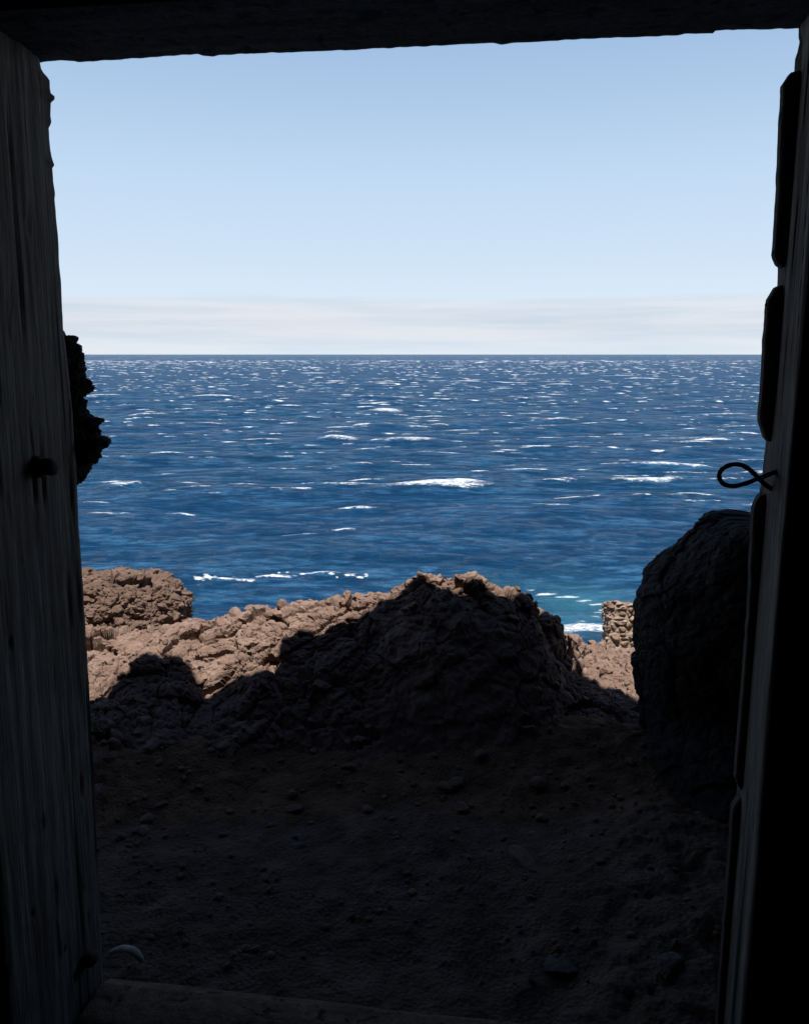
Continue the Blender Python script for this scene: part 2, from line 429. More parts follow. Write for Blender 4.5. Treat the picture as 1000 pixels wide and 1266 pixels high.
# ------------------------------------------------------------------ sea
def build_sea():
    r = [17.0]
    while r[-1] < 1650:
        q = r[-1]; r.append(q + min(max(0.2, 0.006 * q), 4.0))
    while r[-1] < 40000: r.append(r[-1] * 1.10)
    R = np.array(r, np.float32); NC = 960
    A = np.linspace(-math.radians(42), math.radians(42), NC).astype(np.float32)
    rr, aa = np.meshgrid(R, A, indexing='ij'); nr = len(R)
    X = rr * np.sin(aa); Y = rr * np.cos(aa)
    dr = np.gradient(R)[:, None]
    H = np.zeros_like(X); DX = np.zeros_like(X); DY = np.zeros_like(X)
    rg = np.random.default_rng(5)
    for i in range(44):
        L = 1.3 * (26 / 1.3) ** (i / 43) * rg.uniform(0.9, 1.1)
        a = rg.normal(0.10, 0.42)                      # crests lie along x, running to the shore
        k = 2 * math.pi / L; kx, ky = k * math.sin(a), -k * math.cos(a)
        amp = 0.0105 * L ** 0.79 * rg.uniform(0.6, 1.3)
        fade = np.clip((L - 2.5 * dr) / (2.0 * dr), 0, 1) * (0.55 + 0.45 * vnoise(np.stack([X.ravel() / (L * 4), Y.ravel() / (L * 4), X.ravel() * 0 + i], 1), i).reshape(X.shape))
        ph = kx * X + ky * Y + rg.uniform(0, 6.28)
        H += amp * fade * np.sin(ph)
        DX += amp * fade * np.cos(ph) * math.sin(a) * 0.9; DY += -amp * fade * np.cos(ph) * math.cos(a) * 0.9
    foam = np.zeros_like(H); lift = np.zeros_like(H)
    def cap(x, y, wid, dep, inten, high, snap=True, tilt=0.0):
        rc = math.hypot(x, y); ac = math.atan2(x, y)
        if not (18 < rc < 1640) or abs(ac) > 0.72: return
        i0 = int(np.searchsorted(R, rc)); j0 = int(np.searchsorted(A, ac))
        if snap:                                        # move on to the nearest crest
            span = max(2, int(4.0 / max(dr[i0, 0], 0.2)))
            lo, hi = max(0, i0 - span), min(nr - 1, i0 + span); jj = min(j0, NC - 1)
            i0 = lo + int(np.argmax(H[lo:hi + 1, jj])); rc = R[i0]; x, y = rc * math.sin(ac), rc * math.cos(ac)
        di = int(dep * 2.2 / dr[i0, 0]) + 3; dj = int(wid * 1.3 / (rc * (A[1] - A[0]))) + 3
        s = np.s_[max(0, i0 - di):i0 + di + 1, max(0, j0 - dj):j0 + dj + 1]
        if H[s].size == 0: return
        u = (X[s] - x); v = (Y[s] - y) - tilt * u
        v = v + dep * 0.6 * vnoise(np.stack([u.ravel() / (wid * 0.22 + 0.3) + x, u.ravel() * 0 + y, u.ravel() * 0], 1), 3).reshape(u.shape)
        e = np.exp(-np.abs(u / (0.5 * wid)) ** 2.6) * np.exp(-(v / dep) ** 2 * np.where(v < 0, 2.6, 0.8))
        foam[s] = np.maximum(foam[s], inten * e)
        lift[s] = np.maximum(lift[s], high * np.exp(-(u / (0.55 * wid)) ** 2) * np.exp(-(v / (dep * 1.1)) ** 2))
    for i in range(5200):
        q = math.sqrt(rg.uniform(52 ** 2, 1640 ** 2)); a = rg.uniform(-0.72, 0.72)
        wid = min(1.9 * (1 + rg.pareto(2.0)), 15, q * 0.042) * (1 + q / 1500)
        cap(q * math.sin(a), q * math.cos(a), wid, 0.13 * wid ** 0.8 * (1 + q / 220), rg.uniform(0.55, 1.15) * (1 if q < 700 or rg.random() < 0.75 else 0.3) + 0.12 * min(q / 600, 1), 0.07 * wid ** 0.6 + min(q * 0.00045, 0.22))
    for i in range(1900):                                # nearer and smaller ones
        q = rg.uniform(66, 420); a = rg.uniform(-0.72, 0.72)
        wid = rg.uniform(0.8, 4.5) * (0.7 + q / 400)
        cap(q * math.sin(a), q * math.cos(a), wid, 0.22 + q / 700, rg.uniform(0.5, 1.0), 0.06)
    def sea_at(px, py): return at_z(px, py, SEA)
    def picked(px0, px1, py, dep, inten, high, snap=False, tilt=0.0):
        p = sea_at((px0 + px1) / 2, py); q = math.hypot(p[0], p[1]); wid = (px1 - px0) / 1000 * q
        cap(p[0], p[1], wid, dep, inten, high, snap, tilt)
    for a in [(385, 470, 602, 1.6, 0.85, 0.35), (468, 612, 603, 3.0, 1.25, 0.7), (545, 600, 600, 3.0, 1.25, 0.6), (755, 850, 595, 2.6, 1.2, 0.75), (780, 880, 578, 3.4, 1.15, 0.7),
              (845, 880, 578, 3.0, 1.2, 0.6), (133, 172, 601, 1.8, 1.2, 0.5), (222, 295, 491, 9, 1.1, 1.2), (104, 150, 490, 9, 1.15, 1.2), (392, 450, 543, 5, 1.1, 0.8), (395, 430, 536, 4, 0.9, 0.6),
              (470, 545, 545, 4.5, 1.1, 0.8), (455, 500, 510, 7, 1.15, 1.0), (672, 708, 520, 5, 1.1, 1.0), (790, 935, 543, 3, 0.75, 0.5), (690, 760, 546, 3, 0.7, 0.4), (435, 520, 492, 8, 0.95, 1.0), (160, 205, 514, 5, 1.1, 0.9),
              (275, 330, 601, 1.2, 0.8, 0.2), (320, 362, 714, 0.35, 1.2, 0.10), (360, 455, 710, 0.22, 0.85, 0.10), (230, 322, 718, 0.20, 0.85, 0.08), (330, 400, 660, 0.4, 0.72, 0.1), (405, 440, 657, 0.5, 0.95, 0.1),
              (640, 662, 720, 0.3, 0.6, 0.0), (656, 690, 727, 0.36, 0.85, 0.0), (682, 712, 733, 0.36, 0.85, 0.0), (704, 730, 740, 0.32, 0.75, 0.0), (720, 744, 748, 0.3, 0.65, 0.0), (730, 750, 757, 0.3, 0.6, 0.0), (722, 748, 766, 0.3, 0.5, 0.0), (100, 150, 636, 0.9, 0.7, 0.1), (215, 290, 600, 1.0, 0.6, 0.1), (660, 700, 596, 1.0, 0.7, 0.1), (860, 930, 513, 5, 0.9, 0.7)]:
        a = list(a); k = 0.66 if a[3] > 0.9 else 1.0; a[3] *= 0.55 if a[3] > 0.9 else 0.8; a[4] *= k; picked(*a)
    for x0 in list(range(230, 330, 7)) + list(range(335, 460, 9)):   # sun glints and foam line off the rocks, both drawn as foam
        if rg.random() < 0.85:
            w0 = rg.uniform(4, 15); picked(x0, x0 + w0, (717.5 if x0 < 330 else 711) + rg.normal(0, 1.6), rg.uniform(0.10, 0.24), rg.uniform(0.6, 1.2), 0.03)
    # foam in the cove below, and the pale water round it
    p = sea_at(725, 785); cap(p[0], p[1], 3.4, 1.1, 0.82, 0.0, False, -0.1)
    p = sea_at(738, 760); cap(p[0], p[1], 1.2, 0.5, 0.4, 0.0, False, 0.5)
    p = sea_at(712, 745); shallow = np.exp(-((X - p[0]) / 2.9) ** 2 - ((Y - p[1]) / 4.2) ** 2) * 0.62
    p = sea_at(640, 728); shallow = np.maximum(shallow, 0.32 * np.exp(-((X - p[0]) / 3.0) ** 2 - ((Y - p[1]) / 3.0) ** 2))
    V = np.stack([X + DX, Y + DY, SEA + H + lift * 0.6], -1).reshape(-1, 3)
    me = mesh_np('sea', V, quads(nr, NC, True), {'foam': foam.ravel(), 'shallow': shallow.ravel()})
    return tag(link('sea', me, M_SEA), kind='structure')
build_sea()

# ------------------------------------------------------------------ rock displacement shared by bank, outcrop, cliff
def lava(P, s=0, dip=0.5):
    """height of a clinkery lava surface at points P (metres)"""
    P = np.asarray(P, np.float32)
    c, q = math.cos(dip), math.sin(dip)
    Q = np.stack([P[:, 0] * c + P[:, 2] * q, P[:, 1], (-P[:, 0] * q + P[:, 2] * c) * 1.7], 1)
    Q = Q + 0.05 * np.stack([vnoise(Q * 6, 31 + s), vnoise(Q * 6, 32 + s), vnoise(Q * 6, 33 + s)], 1)
    h = 0.40 * clasts(Q, 0.21, 1 + s, 0.14, 0.7) + 0.26 * clasts(Q, 0.085, 11 + s, 0.22, 0.9) + 0.26 * clasts(Q, 0.036, 21 + s, 0.25, 0.9)
    h += 0.030 * fbm(Q * 5, 4, 41 + s) + 0.006 * fbm(Q * 60, 3, 51 + s)
    return h

POOL = []
for k in range(28):
    POOL.append(stone_vf((0, 0, 0), (1.25, 1.0, 0.72), 2, 0, 500 + k, 0.75))
def clinker(P, N, n, smin, smax, seed, dip=0.5, sink=0.25):
    """n angular pieces of clinker, half sunk in the surface given by points P and normals N"""
    rg = np.random.default_rng(seed); idx = rg.integers(0, len(P), n); parts = []
    for i in idx:
        V, F = POOL[rg.integers(0, len(POOL))]
        s = smin * (1 - rg.random() * (1 - (smin / smax) ** 1.7)) ** (-1 / 1.7)
        a, b, c = rg.uniform(0, 6.28), rg.normal(dip, 0.35), rg.normal(0, 0.35)
        R = np.array(Matrix.Rotation(b, 3, 'Y') @ Matrix.Rotation(c, 3, 'X') @ Matrix.Rotation(a, 3, 'Z'))
        parts.append(((V * s) @ R.T + P[i] + N[i] * s * (rg.random() * 0.5 - 0.55), F))
    return join_vf(parts)
def tris(Fq):
    return np.concatenate([Fq[:, [0, 1, 2]], Fq[:, [0, 2, 3]]])

# ------------------------------------------------------------------ rock bank before the sea
CREST = [(-420, 790, 4.3), (-100, 778, 4.2), (60, 776, 4.1), (110, 772, 4.05), (170, 774, 4.0), (235, 767, 3.95), (262, 764, 3.9), (290, 755, 3.8), (345, 745, 3.75), (380, 741, 3.72),
         (410, 732, 3.7), (432, 727, 3.68), (450, 727, 3.65), (490, 725, 3.6), (510, 715, 3.57), (535, 707, 3.55), (565, 706, 3.55), (600, 721, 3.55), (640, 730, 3.55),
         (664, 741, 3.6), (680, 758, 3.75), (700, 778, 4.05), (712, 792, 4.6), (735, 797, 5.2), (760, 800, 5.3), (800, 800, 5.3), (900, 780, 5.2), (1100, 760, 5.0), (1500, 760, 5.0)]
cr = np.array([at_r(px, py, r) for px, py, r in CREST])
CR_AZ = np.arctan2(cr[:, 0], cr[:, 1]); CR_R = np.hypot(cr[:, 0], cr[:, 1]); CR_Z = cr[:, 2]
FOOT = [(-420, 3.0), (120, 3.0), (300, 3.02), (450, 3.02), (600, 3.02), (680, 3.05), (720, 3.2), (800, 3.3), (1500, 3.3)]
ft = np.array([at_r(px, 930, r) for px, r in FOOT]); FT_AZ = np.arctan2(ft[:, 0], ft[:, 1]); FT_R = np.array([r for _, r in FOOT])

def ground_z(x, y):
    r = np.hypot(x, y)
    return -0.01 + 0.12 * smooth(2.75, 3.3, r) + 0.0 * x

def bank_z(r, a):
    rc = np.interp(a, CR_AZ, CR_R); zc = np.interp(a, CR_AZ, CR_Z); rf = np.interp(a, FT_AZ, FT_R); zf = 0.03
    t = np.clip((r - rf) / (rc - rf), 0, 1)
    up = zf + (zc - zf) * np.where(zc > 0.1, (0.65 * np.sin(t * math.pi / 2) ** 0.9 + 0.35 * smooth(0, 1, t)), t * t)
    d = np.clip(r - rc, 0, None)
    down = zc - 0.42 * d - 0.45 * d ** 1.6
    z = np.where(r < rc, up, down)
    return np.where(r < rf, zf - 0.25 * (rf - r) * 4, z)

def build_bank():
    px = np.concatenate([np.arange(-700, 60, 7.0), np.arange(60, 840, 1.15), np.arange(840, 1700, 7.0)])
    az = np.arctan2((px - 500) / FOCAL, CP - SP * 0.15)
    R = np.concatenate([np.arange(2.72, 3.2, 0.010), np.arange(3.2, 4.2, 0.0046), np.arange(4.2, 5.5, 0.010), np.arange(5.5, 5.7, 0.02), np.arange(5.7, 7.5, 0.06), np.linspace(7.5, 14.5, 26)])
    rr, aa = np.meshgrid(R, az, indexing='ij')
    Z = np.maximum(bank_z(rr, aa), SEA - 2)
    V = np.stack([rr * np.sin(aa), rr * np.cos(aa), Z], -1).reshape(-1, 3)
    N = grid_normals(V, len(R), len(az)); N *= np.sign(N[:, 2:3] + 1e-9)
    h = lava(V, 0)
    pxa = 500 + FOCAL * np.tan(aa.ravel()) * (CP - SP * 0.15)
    soft = smooth(430, 480, pxa) * (1 - smooth(660, 700, pxa)) * (1 - smooth(-0.22, -0.05, rr.ravel() - np.interp(aa.ravel(), CR_AZ, CR_R)))
    h = h * (1 - 0.60 * soft) + 0.03 * soft * fbm(V * 14, 4, 66)
    gain = 0.55 + 0.45 * smooth(3.0, 3.5, rr.ravel()) + 0.5 * smooth(4.1, 4.5, rr.ravel()) * (pxa > 690) - 0.35 * smooth(4.0, 4.1, rr.ravel()) * (pxa < 300) + 1.6 * smooth(6.5, 10, rr.ravel())
    V = V + N * (h * gain)[:, None]
    face = (rr.ravel() > np.interp(aa.ravel(), FT_AZ, FT_R) + 0.05) & (rr.ravel() < 5.6) & (np.abs(aa.ravel()) < 0.62)
    face &= (rr.ravel() < np.interp(aa.ravel(), CR_AZ, CR_R) + 0.15)
    ids = np.nonzero(face)[0]; wgt = (1 - 0.85 * soft[ids]) * rr.ravel()[ids] * np.gradient(R)[ids // len(az)] * np.gradient(az)[ids % len(az)]
    ids = np.random.default_rng(3).choice(ids, 9000, p=wgt / wgt.sum())
    NV = grid_normals(V, len(R), len(az)); NV *= np.sign(NV[:, 2:3] + 1e-9)
    NV = 0.5 * NV + 0.5 * N
    C = clinker(V[ids], NV[ids], 5600, 0.010, 0.056, 21)
    BV, BF = join_vf([(V, tris(quads(len(R), len(az), True))), C])
    me = mesh_np('rock_bank', BV, BF)
    o = tag(link('rock_bank', me, M_BANK, None, False), kind='structure')
    return o, V.reshape(len(R), len(az), 3)
bank, BANKV = build_bank()

# ------------------------------------------------------------------ ground in front of the door
def build_ground():
    x = np.concatenate([np.linspace(-9, -1.7, 40), np.arange(-1.66, 1.8, 0.011), np.linspace(1.85, 9, 40)])
    y = np.concatenate([np.linspace(-5, 1.3, 20), np.arange(1.32, 3.5, 0.010), np.linspace(3.55, 4.0, 5)])
    yy, xx = np.meshgrid(y, x, indexing='ij')
    P = np.stack([xx.ravel(), yy.ravel(), 0 * xx.ravel()], 1)
    r = np.hypot(P[:, 0], P[:, 1])
    f1, f2, c = worley(P / 0.05, 61); g1, g2, gc = worley(P / 0.16, 71)
    rough = smooth(2.7, 3.1, r)
    P[:, 2] = ground_z(P[:, 0], P[:, 1]) + 0.045 * fbm(P * 2.6, 6, 81, 0.6) + (0.006 + 0.012 * rough) * (0.5 - f1) + (0.012 + 0.045 * rough) * np.clip(0.42 - g1, 0, 1) * (gc > 0.5) + 0.004 * fbm(P * 60, 2, 91)
    heap = smooth(0.25, 0.95, P[:, 0] + 0.18 * fbm(P * 3, 4, 85) - 0.35 * (P[:, 1] - 2.2)) * (1 - smooth(2.5, 2.9, P[:, 1]))
    P[:, 2] += heap * (0.10 + 0.05 * fbm(P * 7, 5, 86, 0.6) + 0.25 * clasts(P, 0.09, 87, 0.2))
    P[:, 2] -= 0.6 * smooth(3.3, 4.0, r)
    inside = ((P[:, :2] - DOOR_O[:2]) @ DN[:2]) < -0.02
    P[inside, 2] = np.minimum(P[inside, 2], -0.06)
    edge = 2.72 + 0.30 * fbm(P * 2.6, 6, 95, 0.75)
    global GX, GY, GZ
    GX, GY, GZ = x, y, P[:, 2].reshape(len(y), len(x))
    me = mesh_np('ground', P, quads(len(y), len(x)), {'gravel': 1 - smooth(edge - 0.12, edge + 0.12, r)})
    return tag(link('ground', me, M_GROUND), kind='structure')
build_ground()

def gz(x, y):
    return float(GZ[min(np.searchsorted(GY, y), len(GY) - 1), min(np.searchsorted(GX, x), len(GX) - 1)])

# ------------------------------------------------------------------ outcrop on the left, beyond the bank
def build_outcrop():
    c = at_r(132, 775, 5.35)
    V, F = ICO[7]; V = V.copy()
    D = V.copy()
    V = V * (1 + 0.16 * fbm(V * 1.6 + 3, 3, 5)[:, None])
    V = np.sign(V) * np.abs(V) ** np.array([0.85, 0.85, 0.62])
    V = V * np.array([0.56, 0.46, 0.36]) + c
    V = V + D * (lava(V, 100, 0.15) * 1.1)[:, None]
    C = clinker(V, D, 3000, 0.010, 0.06, 31, 0.2)
    V, F = join_vf([(V, F), C])
    o = link('rock_outcrop', mesh_np('rock_outcrop', V, F), M_OUTCROP, None, False)
    return tag(o, 'rounded grey brown lava outcrop in full sun at the left, behind the bank', 'rock')
build_outcrop()

# ------------------------------------------------------------------ dark boulder on the right
def build_boulder():
    OUT = [(990, 628), (925, 634), (905, 633), (880, 637), (862, 645), (848, 657), (838, 672), (820, 686), (803, 702), (793, 718), (786, 735), (778, 752), (775, 770), (777, 800), (782, 830), (784, 860), (786, 900), (795, 940), (815, 985), (838, 1040), (878, 1100), (900, 1130)]
    ox = np.array([p[0] for p in OUT], float); oy = np.array([p[1] for p in OUT], float)
    nz, na = 330, 560
    zs = np.linspace(-0.12, 1.10, nz); th = np.linspace(0, 2 * math.pi, na, endpoint=False)
    ct, st = np.cos(th), np.sin(th)
    ct = np.sign(ct) * np.abs(ct) ** 0.75; st = np.sign(st) * np.abs(st) ** 0.75
    rows = []; xr = 2.35
    for z in zs:
        k = max(0.0, min(1.0, (z + 0.1) / 1.2))
        yf = 2.15 + 0.55 * smooth(0.0, 0.35, np.array(k)) + 0.10 * k
        yb = 3.65 - 0.30 * k
        lo, hi = 0.3, 2.2
        for _ in range(30):
            xl = (lo + hi) / 2
            P = np.stack([(xl + xr) / 2 + (xr - xl) / 2 * ct, (yf + yb) / 2 + (yb - yf) / 2 * st, np.full(na, z)], 1)
            px, py = project(P); i = int(np.argmin(px))
            if px[i] < np.interp(py[i], oy, ox): lo = xl
            else: hi = xl
        rows.append(P)
    V = np.array(rows)
    top = V[-1].copy(); cen = top.mean(0)
    caps = [cen + (top - cen) * f + np.array([0, 0, 0.03 * (1 - f)]) for f in np.linspace(0.94, 0.02, 16)]
    V = np.concatenate([V, np.array(caps)]); nr = len(V)
    G = V.copy()
    n = np.cross(np.roll(G, -1, 1) - np.roll(G, 1, 1), np.gradient(G, axis=0)); n /= np.linalg.norm(n, axis=2, keepdims=True) + 1e-9
    V = V.reshape(-1, 3); n = n.reshape(-1, 3)
    f1, f2, c = worley(V / 0.13, 7); g1, g2, gc = worley(V / 0.045, 17)
    h = 0.18 * clasts(V + 0.04 * fbm(V * 5, 3, 2)[:, None], 0.24, 7, 0.08, 0.6) + 0.18 * clasts(V, 0.07, 17, 0.15, 0.6) + 0.045 * fbm(V * 3.2, 5, 27)
    h = h + 0.012 * fbm(V * 22, 4, 37) + 0.005 * fbm(V * 80, 2, 39)
    V = V + n * (h + 0.006)[:, None]
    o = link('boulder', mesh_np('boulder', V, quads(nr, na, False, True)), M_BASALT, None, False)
    return tag(o, 'tall dark boulder in shadow leaning beside the right door jamb', 'boulder')
build_boulder()

# ------------------------------------------------------------------ bit of masonry wall in the sun
def build_wall():
    # local frame: x along the front face to the right, z up
    y0 = 5.75
    a = at_y(757, 749, y0); x0, z1 = a[0], a[2]; x1 = x0 + 1.9; z0 = z1 - 0.75
    th = 0.42
    xs = np.arange(0, x1 - x0 + 1e-6, 0.006); zs = np.arange(0, z1 - z0 + 1e-6, 0.006)
    # one skin: left end, front, (right end hidden behind the boulder still closed), rounded top
    u = np.concatenate([-th + np.arange(0, th, 0.008), xs, x1 - x0 + np.arange(0.02, th, 0.03)])
    prof = np.concatenate([zs, z1 - z0 + 0.0 * np.arange(0.02, th, 0.02)])
    depth = np.concatenate([0 * zs, np.arange(0.02, th, 0.02)])
    uu, ii = np.meshgrid(u, np.arange(len(prof)), indexing='xy')
    zz = prof[ii]; dd = depth[ii]
    W = x1 - x0
    X = np.clip(uu, 0, W); Yd = np.where(uu < 0, -uu, np.where(uu > W, uu - W, 0)); Y = np.maximum(Yd, np.minimum(dd, th))
    V = np.stack([X, Y, zz], -1).reshape(-1, 3)
    nrm = np.stack([np.where(uu < 0, -1.0, 0), np.where(uu < 0, 0.0, -1.0) * (dd == 0), 1.0 * (dd > 0)], -1).reshape(-1, 3)
    nrm /= np.linalg.norm(nrm, axis=1, keepdims=True) + 1e-9
    Q = V * np.array([1, 1, 1.55]); Q = Q + 0.02 * np.stack([vnoise(V * 9, 1), vnoise(V * 9, 2), vnoise(V * 9, 3)], 1)
    f1, f2, c = worley(Q / 0.082, 203)
    stone = smooth(0.10, 0.26, f2 - f1) * (c > 0.12)
    h = 0.018 * stone * (0.5 + c) + 0.014 * fbm(V * 26, 4, 9) - 0.012
    V = V + nrm * h[:, None] + 0.012 * np.stack([0 * h, 0 * h, fbm(V * np.array([5, 5, 0]), 3, 77)], 1) * (V[:, 2:3] > (z1 - z0) * 0.95)
    me = mesh_np('stone_wall', V, quads(len(prof), len(u)), {'stone': stone, 'tone': c})
    o = link('stone_wall', me, M_MASONRY, None, False); o.location = (x0, y0, z0); o.rotation_euler = (math.radians(-20), 0, math.radians(-8))
    return tag(o, 'short mortared lava stone wall in sunlight beside the dark boulder', 'wall')
build_wall()

# ------------------------------------------------------------------ unseen overhang and buttresses, added to shade the yard
SHADOW = [(-300, 900), (40, 900), (100, 868), (118, 855), (150, 832), (180, 812), (205, 806), (232, 815), (243, 838), (253, 850), (266, 842), (276, 828), (300, 832), (335, 832), (345, 812), (352, 790), (364, 775), (380, 772), (400, 772),
          (425, 765), (455, 752), (470, 738), (490, 725), (515, 715), (530, 712), (545, 718), (565, 728), (590, 724), (612, 722), (640, 733), (668, 745), (688, 768), (700, 790), (712, 815), (722, 830), (745, 845), (783, 856), (850, 880), (1300, 900)]
LIP_Z = 2.95
def hit_bank(px, py):
    d = ray(px, py); d = d / math.hypot(d[0], d[1]); a = math.atan2(d[0], d[1])
    r = 3.0
    while r < 6.5:
        z = EYE + d[2] * r
        if z <= float(bank_z(np.array(r), np.array(a))): return np.array([d[0] * r, d[1] * r, z])
        r += 0.01
    return None
LIP = []  # overhang edge, projected sunwards from the wanted shadow outline
for px, py in SHADOW:
    p = hit_bank(px, py)
    if p is None: continue
    t = (LIP_Z - p[2]) / SUN_DIR[2]; q = p + SUN_DIR * t
    LIP.append((q[0], q[1]))
LIP = np.array(sorted(LIP))
print('LIP', np.round(LIP, 2).tolist())

def build_shade_cliff():
    x = np.concatenate([np.linspace(-9, -2.6, 60), np.arange(-2.55, 2.2, 0.012), np.linspace(2.25, 9, 60)])
    lip = np.interp(x, LIP[:, 0], LIP[:, 1]); lip = np.where(x < LIP[0, 0], LIP[0, 1] - 0.02 * (LIP[0, 0] - x), lip)
    z3 = np.stack([x, x * 0, x * 0], 1)
    lip = lip + 0.018 * fbm(z3 * 9, 4, 3)
    rows = []; disp = []
    for t in np.linspace(0, 1, 70):                     # underside, from above the hut out to the lip
        y = -1.0 + (lip + 1.0) * t
        rows.append(np.stack([x, y, np.full_like(x, 2.86 + 0.5 * math.sin(t * math.pi) * 0.55 + (LIP_Z - 2.86) * t)], 1)); disp.append(min(1, (1 - t) * 6))
    for z in np.linspace(LIP_Z + 0.02, 9, 70):          # upper face, leaning back
        k = z - LIP_Z
        rows.append(np.stack([x, lip - 0.55 * k - 0.05 * k ** 1.5, np.full_like(x, z)], 1)); disp.append(min(1.6, k * 1.2))
    for y in np.linspace(-3, -14, 14):
        rows.append(np.stack([x, np.minimum(rows[139][:, 1], y), np.full_like(x, 9 - 0.02 * y)], 1)); disp.append(1.5)
    V = np.array(rows).reshape(-1, 3); nr = len(rows); nc = len(x)
    N = grid_normals(V, nr, nc)
    h = 0.20 * fbm(V * 1.5, 5, 23)
    f1, f2, c = worley(V / 0.35, 33); h += 0.12 * (f2 - f1 - 0.3)
    V = V + N * (h * np.repeat(np.array(disp), nc))[:, None]
    parts = [(V, quads(nr, nc))]
    # unseen side buttresses, added to block sky light left and right
    for side, xe in ((-1, -2.15), (1, 1.95)):
        yy = np.linspace(1.5, 3.05, 60); zz = np.linspace(-0.4, 3.4, 90)
        g, k = np.meshgrid(zz, yy, indexing='ij')
        X = xe + side * (0.25 * (g < 0) + 0.10 * np.abs(k - 2.2) ** 2) ; P = np.stack([X, k, g], -1).reshape(-1, 3)
        P[:, 0] += side * (0.10 * fbm(P * 2.2, 4, 43) + 0.05)
        parts.append((P, quads(90, 60, side > 0)))
        xx = np.linspace(0, 1, 40); g, k = np.meshgrid(zz, xx, indexing='ij')
        X = xe + side * (0.10 * 0.85 ** 2 + k * 7); P = np.stack([X, 3.05 - 0.2 * k + 0 * g, g], -1).reshape(-1, 3)
        P[:, 0] += side * (0.10 * fbm(P * 2.2, 4, 43) + 0.05) * (k.ravel() < 0.01)
        P[:, 1] -= (0.25 * np.abs(fbm(P * 1.6, 4, 53))) * (k.ravel() > 0.01)
        parts.append((P, quads(90, 40, side < 0)))
    V, F = join_vf(parts)
    o = link('shade_cliff', mesh_np('shade_cliff', V, F), M_BASALT)
    return tag(o, kind='structure')
build_shade_cliff()

# ------------------------------------------------------------------ hut: walls, roof, floor, rubble edge
hut = empty('stone_hut', tuple(DOOR_O), -DOOR_A)
tag(hut, 'dark stone hut interior around the doorway, unlit black wall at the right', 'hut')
def rough_slab(x0, x1, y0, y1, z0, z1, step=0.12, amp=0.012, s=0):
    bm = bmesh.new()
    nx = max(1, int((x1 - x0) / step)); ny = max(1, int((y1 - y0) / step)); nz = max(1, int((z1 - z0) / step))
    seen = {}
    def vert(i, j, k):
        key = (i, j, k)
        if key not in seen: seen[key] = bm.verts.new((x0 + (x1 - x0) * i / nx, y0 + (y1 - y0) * j / ny, z0 + (z1 - z0) * k / nz))
        return seen[key]
    for i in range(nx):
        for j in range(ny):
            bm.faces.new([vert(i, j, 0), vert(i, j + 1, 0), vert(i + 1, j + 1, 0), vert(i + 1, j, 0)])
            bm.faces.new([vert(i, j, nz), vert(i + 1, j, nz), vert(i + 1, j + 1, nz), vert(i, j + 1, nz)])
    for i in range(nx):
        for k in range(nz):
            bm.faces.new([vert(i, 0, k), vert(i + 1, 0, k), vert(i + 1, 0, k + 1), vert(i, 0, k + 1)])
            bm.faces.new([vert(i, ny, k), vert(i, ny, k + 1), vert(i + 1, ny, k + 1), vert(i + 1, ny, k)])
    for j in range(ny):
        for k in range(nz):
            bm.faces.new([vert(0, j, k), vert(0, j, k + 1), vert(0, j + 1, k + 1), vert(0, j + 1, k)])
            bm.faces.new([vert(nx, j, k), vert(nx, j + 1, k), vert(nx, j + 1, k + 1), vert(nx, j, k + 1)])
    P = np.array([v.co[:] for v in bm.verts])
    d = np.stack([fbm(P * 4, 3, s + 1), fbm(P * 4, 3, s + 2), fbm(P * 4, 3, s + 3)], 1) * amp
    for v, q in zip(bm.verts, d): v.co += Vector(q.tolist())
    return bm
HX0, HX1, HY0 = -1.7, 3.3, -4.2
def merge_bm(list_):
    out = bmesh.new()
    for b in list_:
        me = bpy.data.meshes.new('t'); b.to_mesh(me); b.free(); out.from_mesh(me); bpy.data.meshes.remove(me)
    return out
front = merge_bm([rough_slab(HX0, -0.165, -0.34, -0.03, -0.1, 2.75, s=1), rough_slab(1.63, HX1, -0.165, 0.06, -0.1, 2.75, s=2), rough_slab(-0.165, 1.63, -0.24, -0.03, 2.50, 2.75, s=3)])
from_bm('front_wall', front, M_PLASTER, hut, False)
from_bm('side_wall', rough_slab(HX0 - 0.3, HX0 - 0.005, HY0, 0, -0.1, 2.75, 0.3, s=4), M_PLASTER, hut, False)
from_bm('side_wall', rough_slab(HX1 + 0.005, HX1 + 0.3, HY0, 0, -0.1, 2.75, 0.3, s=5), M_PLASTER, hut, False)
from_bm('rear_wall', rough_slab(HX0 - 0.3, HX1 + 0.3, HY0 - 0.3, HY0 - 0.005, -0.1, 2.75, 0.3, s=6), M_PLASTER, hut, False)
from_bm('roof', rough_slab(HX0 - 0.35, HX1 + 0.35, HY0 - 0.35, 0.08, 2.756, 2.95, 0.3, 0.004, s=7), M_PLASTER, hut, False)
from_bm('floor', rough_slab(HX0, HX1, HY0, -0.23, -0.06, 0.0, 0.3, 0.004, s=8), M_PLASTER, hut, False)
